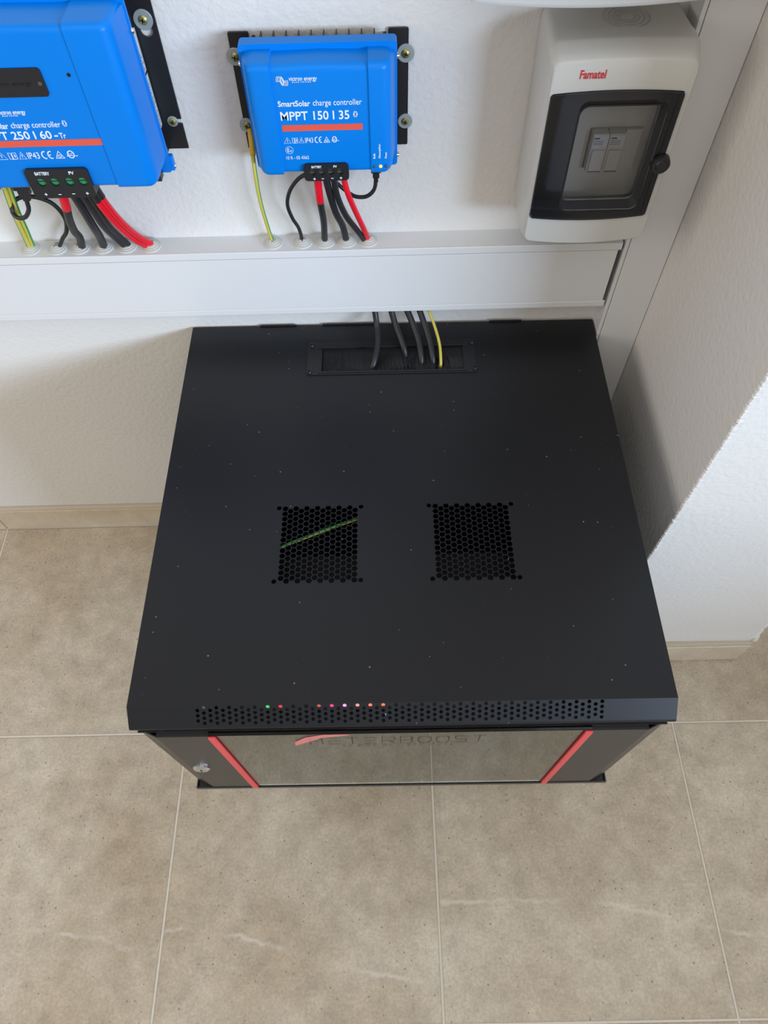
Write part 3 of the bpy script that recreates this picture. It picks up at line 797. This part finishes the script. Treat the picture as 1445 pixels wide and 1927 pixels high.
P1 = dict(hs=(-0.1780, 0.0262), fz=1.0350, f0=-0.1760, nf=16,
          ears=[(-0.2010, -0.1760, [(-0.189, 0.981, 0.006)], None), (0.0240, 0.0490, [(0.0375, 0.9815, 0.0062)], (0.8895, 0.0405))],
          flange=(-0.1885, 0.0365, -0.050, -0.046, 0.8560, 1.0360), seams=(-0.1430, -0.0112), inset=0.0016, zb=0.8680, draft=0.0050, ztop=1.0300,
          bolts=[(0.0365, -0.048, 1.0020, 1), (0.0385, -0.044, 0.8600, 1)],
          washers=[(0.0372, 0.9920, 0.0096, 0.0046), (0.0390, 0.8885, 0.0058, 0.0042), (-0.189, 0.9920, 0.0096, 0.0046), (-0.191, 0.8885, 0.0058, 0.0042)],
          term=(-0.1050, -0.0380, 0.8610, 0.8945, -0.0990), tholes=[(x, 0.8795, 0.0048) for x in (-0.0912, -0.0770, -0.0612, -0.0470)], tmat=green_screw,
          batt=(-0.0940, -0.0785, 0.8885, 0.0035), pv=(-0.0580, -0.0525, 0.8885, 0.0035), signs=[(-0.0920, 0.8660), (-0.0770, 0.8655), (-0.0620, 0.8658), (-0.0470, 0.8660)], sw=0.0016,
          logo=(-0.1175, 0.9470, 0.0130, 0.0090), brand=(-0.1040, -0.0768, 0.9513, 0.0042), sub=(-0.1010, -0.0855, 0.9492, 0.0013),
          smart=(-0.1330, -0.1000, 0.9370, 0.0058), cc=(-0.0972, -0.0475, 0.9374, 0.0058),
          model=[('MPPT 250 I 60', (-0.1335, -0.0607, 0.9258, 0.0080)), ('-', (-0.0582, -0.0545, 0.9258, 0.0080)), ('Tr', (-0.0530, -0.0465, 0.9258, 0.0056))], bt=(-0.0430, 0.9408, 0.0068),
          bar=(-0.1335, -0.0125, 0.9175, 0.9243), icons=(-0.1270, -0.0425, 0.9045, 0.0076))
r1, h1, o1 = controller('charge_controller', 'larger blue solar charge controller, MPPT 250 | 60 - Tr, cut by left edge of photo', -0.2010, 0.0490, 0.8560, 1.0410, 0.0950, None, P1)
bm = newbox(-0.1070, -0.0455, -0.0962, -0.0948, 0.9680, 0.9945, bev=0.0004)
mod = fin('black_display_cover', plate([rrect(-0.1070, -0.0455, 0.9680, 0.9945, 0.0035)], 0.0014, XZat(-0.0957)), black_plastic, h1, off=o1); bm.free()
bm = bmesh.new(); text_fit(bm, 'victron energy', -0.100, -0.058, 0.9790, 0.0035, -0.0966, 0.0); fin('embossed_lettering', bm, black_metal, mod, off=o1)
bm = bmesh.new(); cyl(bm, (-0.0500, -0.0964, 0.9805), (0, -1, 0), 0.0019, 0.0008, 16); fin('cover_screw', bm, grey_screw, mod, smooth=True, off=o1)
bm = bmesh.new(); cyl(bm, (-0.0205, -0.0949, 0.9868), (0, -1, 0), 0.0019, 0.0004, 16); fin('reset_hole', bm, groove, h1, off=o1)
# warning text frame on the right flank of the large unit
bm = bmesh.new()
def flank(v, z): return (0.0318+0.0004-(v-0.5)*0.0000, -0.056-0.016*v, z)
def fl_ribbon(bm, a, b, w):
    pa, pb = Vector(flank(*a)), Vector(flank(*b)); d = (pb-pa).normalized(); n = Vector((1, 0, 0)).cross(d)*w/2
    bm.faces.new([bm.verts.new(p) for p in (pa+n, pb+n, pb-n, pa-n)])
for a, b in (((0, .990), (0, .897)), ((1, .990), (1, .897)), ((0, .990), (1, .990)), ((0, .897), (1, .897))): fl_ribbon(bm, a, b, 0.0004)
for k in range(8):
    v = 0.12+0.1*k; fl_ribbon(bm, (v, .972 if k > 3 else .985), (v, .899), 0.0003)
fin('flank_print', bm, print_lightblue, h1, off=o1)
# white rating label on the side of the heatsink
bm = newbox(0.0262, 0.0266, -0.0270, -0.0064, 0.8860, 0.9420); box(bm, 0.0262, 0.0266, -0.0270, -0.0064, 0.9450, 0.9860)
lb = fin('rating_label', bm, label_white, r1, off=o1)
bm = bmesh.new(); random.seed(5)
for k in range(26):
    z = 0.888+k*0.0030; a = random.uniform(0.004, 0.010)
    if k in (17, 18, 19): continue
    box(bm, 0.02662, 0.02668, -0.0175, -0.0175+a, z, z+0.0009)
fin('label_lettering', bm, label_ink, lb, off=o1)
bm = newbox(0.0262, 0.0276, -0.0062, -0.0010, 0.8570, 1.0390)
fin('ear_web', bm, black_metal, r1, off=o1)
bm = newbox(0.0300, 0.0395, -0.0480, -0.0400, 0.8565, 0.8730, bev=0.001)
fin('corner_tab', bm, blue, r1, off=o1)
bm = newbox(-0.002, 0.0135, -0.066, -0.052, 0.8535, 0.8680); box(bm, 0.0150, 0.0260, -0.064, -0.052, 0.8545, 0.8680)
fin('cooling_foot', bm, black_plastic, r1, off=o1)

# ------------------------------------------------------------------ grommets
GZ = 0.7314
gl = [(-0.187, 'pale rubber grommet around the twin green and yellow earth wires'), (-0.1520, 'pale rubber grommet holding the thin looped black lead of the large controller'),
      (-0.1225, 'pale rubber grommet around the black cable with a short red sleeve'), (-0.0915, 'pale rubber grommet around one thick black cable under the large controller'),
      (-0.0610, 'pale rubber grommet around the twin thick black cables'), (-0.0290, 'pale rubber grommet around the twin bright red cables'),
      (0.1295, 'pale rubber grommet around the single green and yellow wire of small controller'), (0.1682, 'pale rubber grommet around the s-shaped thin black lead'),
      (0.1975, 'pale rubber grommet around the black cable with a long red sleeve'), (0.2255, 'pale rubber grommet around one black cable under small controller, second from right'),
      (0.2535, 'pale rubber grommet where one red and one black cable enter together')]
for i, (gx, where) in enumerate(gl):
    bm = bmesh.new(); rnd = random.Random(i)
    jl = [(rnd.uniform(0.7, 1.5), rnd.uniform(-0.0012, 0.0022)) for _ in range(32)]
    def jag(j, k, r, h, jl=jl): return (r*jl[k][0], h+jl[k][1])
    R = 0.0128
    lathe(bm, [(R, 0), (R, .0016), (R-.0006, .0022), (R-.0024, .0024), (R-.0026, .0036), (R-.0046, .0040), (R-.0048, .0050), (R-.0066, .0056), (0.0048, .0062), (0.0038, .0064), (0.0030, 0.0050)], (gx, -0.0172, GZ), seg=32, jag=jag)
    tag(fin('cable_grommet', bm, rubber_grey, smooth=True), where, 'grommet', 'rubber grommets on the trunking')

# ------------------------------------------------------------------ controller leads
def yg(a, b, c): return lambda t: 1 if (c < t < c+0.5) else 0
def cable(name, pts, r, m, label, sleeve=None, cat='cable', stripes=None, group=None):
    root = thing(name, label, cat, pts[-1], group); off = -Vector(pts[-1])
    bm = bmesh.new(); tube(bm, pts, r, stripes=stripes); fin('sheath', bm, m, root, off=off)
    for (a, b, rr, mm) in (sleeve or []):
        path = catmull(pts, 8); n = len(path); seg = path[int(a*(n-1)):int(b*(n-1))+1]
        bm = bmesh.new(); tube(bm, seg, rr, smooth_path=False); fin('heat_shrink_sleeve', bm, mm, root, off=off)
    return root
B = -0.0172; BZ = GZ+0.001
# small unit
rt = thing('earth_cable', 'yellow and green earth wire with yellow crimp beside small controller', 'cable', (0.1295, B, BZ)); off = (-0.1295, -B, -BZ)
bm = bmesh.new(); tube(bm, [(0.1262, -0.014, 0.8720), (0.1252, -0.02, 0.8597), (0.1252, -0.028, 0.8352), (0.1252, -0.028, 0.8001), (0.1272, -0.022, 0.7618), (0.1295, B, BZ)], 0.0024, stripes=lambda t: 1 if 0.33 < t < 0.62 else 0)
fin('sheath', bm, [cable_yellow, cable_green], rt, off=off)
bm = bmesh.new(); tube(bm, [(0.1240, -0.0075, 0.8790), (0.1250, -0.012, 0.8735), (0.1254, -0.0170, 0.8660), (0.1252, -0.0215, 0.8560)], lambda t: 0.0033 if t > .3 else 0.0022+0.004*t)
fin('crimp_terminal', bm, crimp_yellow, rt, off=off)
cable('power_cable', [(0.1893, -0.05, 0.851), (0.1759, -0.045, 0.8397), (0.1641, -0.04, 0.8216), (0.1586, -0.036, 0.8012), (0.1612, -0.03, 0.7783), (0.1665, -0.022, 0.7567), (0.1685, B, BZ)], 0.0023, cable_black,
      'thin black lead curving in an s below small controller, left of the red sleeve')
cable('power_cable', [(0.2000, -0.062, 0.862), (0.2002, -0.060, 0.8491), (0.2004, -0.056, 0.8178), (0.2006, -0.040, 0.7807), (0.1985, -0.025, 0.7501), (0.1975, B, BZ)], 0.0040, cable_black,
      'black cable with long red sleeve on top, under small controller', [(0.0, 0.42, 0.0044, cable_red)])
cable('power_cable', [(0.2105, -0.062, 0.862), (0.2105, -0.060, 0.8488), (0.2125, -0.056, 0.8279), (0.2168, -0.045, 0.7951), (0.2228, -0.030, 0.765), (0.2255, B, BZ)], 0.0042, cable_black,
      'all black cable under small controller, entering the grommet of its own')
cable('power_cable', [(0.2190, -0.062, 0.862), (0.2190, -0.060, 0.8486), (0.2210, -0.056, 0.8242), (0.2285, -0.045, 0.7911), (0.2400, -0.030, 0.759), (0.2500, -0.0180, BZ)], 0.0037, cable_black,
      'black cable under small controller that shares a grommet with the red one')
cable('power_cable', [(0.2290, -0.062, 0.862), (0.2302, -0.060, 0.8496), (0.2337, -0.058, 0.8287), (0.2412, -0.045, 0.7944), (0.2490, -0.030, 0.7604), (0.2540, -0.0165, BZ)], 0.0034, cable_red,
      'bright red cable under small controller running down to rightmost grommet')
rt = thing('data_cable', 'black data lead looping from plug under right corner of small controller', 'cable', (0.2663, -0.045, 0.8425)); off = (-0.2663, 0.045, -0.8425)
bm = bmesh.new(); tube(bm, [(0.2663, -0.045, 0.8425), (0.2653, -0.045, 0.8291), (0.2613, -0.045, 0.8209), (0.2536, -0.044, 0.8149), (0.2422, -0.042, 0.8138), (0.2328, -0.038, 0.8169), (0.2238, -0.036, 0.8241), (0.2149, -0.034, 0.8313), (0.1998, -0.033, 0.8404), (0.1877, -0.036, 0.8520)], 0.0023)
fin('sheath', bm, cable_black, rt, off=off)
bm = newbox(0.2610, 0.2725, -0.050, -0.040, 0.8480, 0.8620, bev=0.0008); box(bm, 0.2628, 0.2705, -0.049, -0.041, 0.8410, 0.8485, bev=0.0008); box(bm, 0.2642, 0.2690, -0.0475, -0.0425, 0.8350, 0.8412, bev=0.0006)
fin('plug', bm, black_plastic, rt, off=off)
# large unit
e = [(-0.1664, -0.045, 0.862), (-0.1664, -0.042, 0.8378), (-0.1680, -0.042, 0.8254), (-0.1720, -0.040, 0.8027), (-0.1790, -0.030, 0.7713), (-0.1880, B, BZ)]
for dx, lab in ((0.0, 'left one of the twin green and yellow earth wires under large controller'), (0.0052, 'right one of the twin green and yellow earth wires under large controller')):
    pts = [(x+dx*(1 if i < 5 else .8), y+(0.002 if dx else 0), z) for i, (x, y, z) in enumerate(e)]
    cable('earth_cable', pts, 0.0028, [cable_yellow, cable_green], lab, stripes=(lambda t: 1 if (t > 0.76 or t < 0.20) else 0) if dx == 0 else (lambda t: 1 if 0.32 < t < 0.65 else 0), group='twin earth wires')
rt = thing('data_cable', 'thin black lead tied in a small loop under large controller', 'cable', (-0.1520, B, BZ)); off = (0.1520, -B, -BZ)
bm = bmesh.new(); tube(bm, [(-0.1358, -0.060, 0.8425), (-0.1382, -0.060, 0.8303), (-0.142, -0.058, 0.8185), (-0.1516, -0.055, 0.8072), (-0.1632, -0.050, 0.8024), (-0.1698, -0.045, 0.8063), (-0.1665, -0.040, 0.8154), (-0.1558, -0.036, 0.8200), (-0.1397, -0.032, 0.8168), (-0.1248, -0.030, 0.8058), (-0.1184, -0.030, 0.7864), (-0.1260, -0.026, 0.7643), (-0.1380, -0.022, 0.7496), (-0.1500, B, BZ)], 0.0026)
fin('sheath', bm, cable_black, rt, off=off)
bm = newbox(-0.1440, -0.1260, -0.066, -0.054, 0.8480, 0.8690, bev=0.0008); box(bm, -0.1415, -0.1290, -0.065, -0.055, 0.8400, 0.8485, bev=0.0008); box(bm, -0.1405, -0.1320, -0.063, -0.057, 0.8330, 0.8402, bev=0.0006)
fin('plug', bm, black_plastic, rt, off=off)
cable('power_cable', [(-0.0845, -0.082, 0.864), (-0.0855, -0.078, 0.8475), (-0.0915, -0.070, 0.8257), (-0.0990, -0.060, 0.8043), (-0.1065, -0.045, 0.7784), (-0.1110, -0.030, 0.7575), (-0.1200, B, BZ)], 0.0048, cable_black,
      'black cable with short red sleeve on top, under large controller', [(0.0, 0.33, 0.0053, cable_red)])
cable('power_cable', [(-0.0720, -0.082, 0.864), (-0.0716, -0.078, 0.8471), (-0.0725, -0.070, 0.8251), (-0.0764, -0.055, 0.7926), (-0.0830, -0.035, 0.7621), (-0.0910, B, BZ)], 0.0050, cable_black,
      'single thick black cable in the middle under large controller')
for dx, lab in ((-0.0028, 'left one of the twin thick black cables under large controller'), (0.0030, 'right one of the twin thick black cables under large controller')):
    k = (1, 1, 1, 1, .9, .8)
    cable('power_cable', [(x+dx*k[i], y+(dx*.3), z) for i, (x, y, z) in enumerate([(-0.0590, -0.082, 0.864), (-0.0587, -0.078, 0.8468), (-0.0596, -0.068, 0.8233), (-0.0627, -0.050, 0.7884), (-0.0629, -0.030, 0.7561), (-0.0605, B, BZ)])], 0.0040, cable_black,
          lab, group='twin black cables')
for dx, lab in ((-0.0030, 'left one of the twin bright red cables under large controller'), (0.0032, 'right one of the twin bright red cables under large controller')):
    k = (1, 1, 1, 1, 1, .8)
    cable('power_cable', [(x+dx*k[i], y, z+dx*.7) for i, (x, y, z) in enumerate([(-0.0475, -0.082, 0.864), (-0.0464, -0.078, 0.8477), (-0.0448, -0.072, 0.8279), (-0.0430, -0.056, 0.7953), (-0.0390, -0.034, 0.7586), (-0.0300, B, BZ)])], 0.0038, cable_red,
          lab, [(0.0, 0.26, 0.0043, cable_black)], group='twin red cables')

# ------------------------------------------------------------------ distribution box
def arched(x0, x1, z0, z1, r, sag_t, sag_b, n=10, slant=0.0):
    """rounded rectangle whose top and bottom edges bow outwards"""
    pts = []; w = x1-x0
    base = rrect(x0, x1, z0, z1, r, 5)
    out = []
    for i, (x, z) in enumerate(base):
        out.append((x, z)); a = (x, z); b = base[(i+1) % len(base)]
        if abs(b[0]-a[0]) > w*0.4:
            for k in range(1, n): out.append((a[0]+(b[0]-a[0])*k/n, a[1]))
    res = []
    for x, z in out:
        u = (2*(x-x0)/w-1); s = 1-u*u
        res.append((x, z+(sag_t*s if z > (z0+z1)/2 else -sag_b*s)))
    return res
def ring_stack(bm, rings):
    vs = [[bm.verts.new((x, y, z)) for x, z in lp] for lp, y in rings]; n = len(vs[0])
    for a, b in zip(vs, vs[1:]):
        for k in range(n): bm.faces.new((a[k], a[(k+1) % n], b[(k+1) % n], b[k]))
    bm.faces.new(vs[0][::-1]); bm.faces.new(vs[-1]); return bm
eb = thing('distribution_box', 'pale grey breaker box with smoked door and red lettering, beside vertical trunking', 'electrical box', (0.508, 0, 0.780))
eo = (-0.508, 0, -0.780)
ex0, ex1, ez0, ez1 = 0.4365, 0.5800, 0.7800, 0.9950
# base tray: open towards the front so the inside is really there
bm = bmesh.new()
outs = [(arched(ex0+.002, ex1-.002, ez0+.002, ez1-.002, .008, 0, 0), -0.0005), (arched(ex0, ex1, ez0, ez1, .010, 0, 0), -0.048),
        (arched(ex0, ex1, ez0, ez1, .010, 0, 0), -0.052), (arched(ex0+.003, ex1-.003, ez0+.003, ez1-.003, .008, 0, 0), -0.0521), (arched(ex0+.003, ex1-.003, ez0+.003, ez1-.003, .008, 0, 0), -0.004)]
ring_stack(bm, outs); fin('box_base', bm, grey_abs, eb, smooth=True, off=eo)
# cover: frame with opening for the door
bm = bmesh.new()
ap = (0.4400, 0.5715, 0.8195, 0.9570)
def apf(g, st=0.003, sb=0.0045): return arched(ap[0]-g, ap[1]+g, ap[2]-g, ap[3]+g, 0.003, st, sb)
rings = [(arched(ex0-.001, ex1+.001, ez0, ez1, .010, 0.001, 0.001), -0.0525), (arched(ex0-.001, ex1+.001, ez0, ez1, .010, 0.002, 0.002), -0.072),
         (arched(ex0-.0005, ex1+.0005, ez0+.001, ez1-.001, .010, 0.003, 0.004), -0.0765), (arched(ex0, ex1-.001, ez0+.004, ez1-.006, .010, 0.003, 0.005), -0.086),
         (arched(ex0+.001, ex1-.002, ez0+.007, ez1-.009, .009, 0.003, 0.006), -0.0935), (arched(ex0+.0025, ex1-.0035, ez0+.009, ez1-.012, .007, 0.003, 0.006), -0.0955),
         (apf(0.0), -0.0955), (apf(0.0), -0.080), (apf(-0.003), -0.080), (apf(-0.003), -0.062),
         (arched(ex0+.004, ex1-.004, ez0+.004, ez1-.004, .007, 0, 0), -0.062), (arched(ex0+.004, ex1-.004, ez0+.004, ez1-.004, .007, 0, 0), -0.0525)]
# all loops have the same count: loop the stack shut
vs = [[bm.verts.new((x, y, z)) for x, z in lp] for lp, y in rings]; n = len(vs[0])
for a, b in zip(vs, vs[1:]+vs[:1]):
    for k in range(n): bm.faces.new((a[k], a[(k+1) % n], b[(k+1) % n], b[k]))
cv = fin('box_cover', bm, grey_abs, eb, smooth=True, off=eo)
bm = bmesh.new(); text_fit(bm, 'Famatel', 0.4645, 0.4893, 0.9713, 0.0078, -0.0958, 0.018)
fin('brand_print', bm, red_print, cv, off=eo)
# inner mask with breaker slot
fin('inner_mask', plate([rrect(0.4435, 0.5685, 0.8155, 0.9590, 0.002), [(0.4975, 0.8565), (0.5530, 0.8565), (0.5530, 0.9020), (0.4975, 0.9020)]], 0.0016, XZat(-0.0600)), grey_abs, eb, off=eo)
# knock-out rings pressed in the top
bm = bmesh.new()
for r_ in (0.008, 0.0125, 0.0175, 0.0225):
    n_ = 40; sec = []
    for k in range(n_):
        a = 2*PI*k/n_; c_, s_ = math.cos(a), math.sin(a)
        sec.append([(0.5160+(r_+d)*c_, -0.0300+(r_+d)*s_, 0.9951+h_) for d, h_ in ((-.0003, 0), (0, .0004), (.0003, 0))])
    V = [[bm.verts.new(p) for p in q] for q in sec]
    for k in range(n_):
        a, b = V[k], V[(k+1) % n_]; bm.faces.new((a[0], a[1], b[1], b[0])); bm.faces.new((a[1], a[2], b[2], b[1]))
fin('knockout_rings', bm, mat('knockout_ring', (0.3, 0.3, 0.29), 0.6), eb, off=eo)
# smoked door: outer frame, recessed window
dr = bpy.data.objects.new('door', None); C.objects.link(dr); dr.parent = eb
fr = arched(ap[0]+.0005, ap[1]-.0005, ap[2]+.0005, ap[3]-.0005, 0.003, 0.003, 0.0045)
wx0, wx1, wz0, wz1 = 0.4720, 0.5590, 0.8285, 0.9455
bm = plate([fr, rrect(wx0, wx1, wz0, wz1, 0.009)], 0.0030, XZat(-0.0965))
fin('smoked_frame', bm, smoke_frame, dr, off=eo)
bm = bmesh.new()
o_ = rrect(wx0, wx1, wz0, wz1, 0.009); i_ = rrect(wx0+.003, wx1-.003, wz0+.003, wz1-.003, 0.008)
A = [bm.verts.new((x, -0.0965, z)) for x, z in o_]; Bv = [bm.verts.new((x, -0.0835, z)) for x, z in i_]; n = len(A)
for k in range(n): bm.faces.new((A[k], A[(k+1) % n], Bv[(k+1) % n], Bv[k]))
fin('recess_walls', bm, smoke_recess, dr, smooth=True, off=eo)
fin('smoked_window', plate([i_], 0.0015, XZat(-0.0830)), smoke_pane, dr, off=eo)
fin('window_seal', plate([rrect(wx0-.0018, wx1+.0018, wz0-.0018, wz1+.0018, 0.0105), rrect(wx0, wx1, wz0, wz1, 0.009)], 0.0006, XZat(-0.0984)), groove, dr, off=eo)
bm = bmesh.new(); box(bm, ap[1]-.0065, ap[1]-.0055, -0.0985, -0.0980, ap[2]+.002, ap[3]-.002); fin('hinge_line', bm, groove, dr, off=eo)
bm = bmesh.new(); cyl(bm, (0.5690, -0.0960, 0.8830), (0, -1, 0), 0.0105, 0.006, 32, r2=0.0095); cyl(bm, (0.5690, -0.1020, 0.8830), (0, -1, 0), 0.0060, 0.0015, 32, r2=0.0050)
fin('door_latch', bm, black_plastic, dr, smooth=True, off=eo)
fin('blank_filler', newbox(0.5352, 0.5524, -0.0660, -0.0500, 0.8570, 0.9015, bev=0.0006), grey_abs, eb, off=eo)
# two breakers on their rail
for i, (bx, lab) in enumerate(((0.4990, 'white circuit breaker behind the smoked door, the left one of two'), (0.5170, 'white circuit breaker behind the smoked door, the right one of two'))):
    t = thing('circuit_breaker', lab, 'circuit breaker', (bx, -0.05, 0.835), 'circuit breakers in the box'); bo = (-bx, 0.05, -0.835)
    bm = newbox(bx, bx+0.0176, -0.050, -0.010, 0.838, 0.920, bev=0.001); box(bm, bx, bx+0.0176, -0.072, -0.050, 0.8575, 0.9010, bev=0.0012)
    fin('breaker_body', bm, breaker_m, t, off=bo)
    fin('name_label', newbox(bx+0.001, bx+0.0166, -0.0724, -0.0719, 0.8875, 0.8995), label_white, t, off=bo)
    bm = newbox(bx+0.0015, bx+0.0075, -0.0727, -0.0724, 0.8958, 0.8975)
    for k in range(3): box(bm, bx+0.0015, bx+0.012, -0.0727, -0.0724, 0.8935-k*0.002, 0.8939-k*0.002)
    fin('label_print', bm, label_blue, t, off=bo)
    bm = newbox(bx+0.002, bx+0.0156, -0.0740, -0.072, 0.8600, 0.8840, bev=0.0008); fin('toggle_switch', bm, breaker_m, t, off=bo)
    bm = newbox(bx+0.002, bx+0.0156, -0.0745, -0.0738, 0.8592, 0.8600); fin('toggle_slot', bm, label_ink, t, off=bo)

# larger box above, only its lower edge is in view
ub = thing('distribution_box', 'large pale enclosure at top of photo, only its curved lower edge showing', 'electrical box', (0.466, 0, 1.040)); uo = (-0.466, 0, -1.040)
bm = bmesh.new(); ux0, ux1, uz0, uz1 = 0.3450, 0.5815, 1.045, 1.300
rings = [(arched(ux0+.002, ux1-.002, uz0+.003, uz1-.003, .010, 0, 0), -0.0005), (arched(ux0, ux1, uz0+.002, uz1, .012, 0, 0), -0.070), (arched(ux0-.001, ux1+.001, uz0, uz1, .012, .004, .004), -0.074),
         (arched(ux0, ux1, uz0, uz1, .012, .005, .006), -0.106), (arched(ux0+.003, ux1-.003, uz0+.003, uz1-.003, .011, .005, .007), -0.116), (arched(ux0+.007, ux1-.007, uz0+.007, uz1-.007, .010, .005, .007), -0.119)]
ring_stack(bm, rings); ubx = fin('box_body', bm, pale_abs, ub, smooth=True, off=uo)
fin('door', plate([arched(ux0+.012, ux1-.012, uz0+.05, uz1-.04, .003, .003, .003)], 0.003, XZat(-0.1205)), smoke_frame, ub, off=uo)
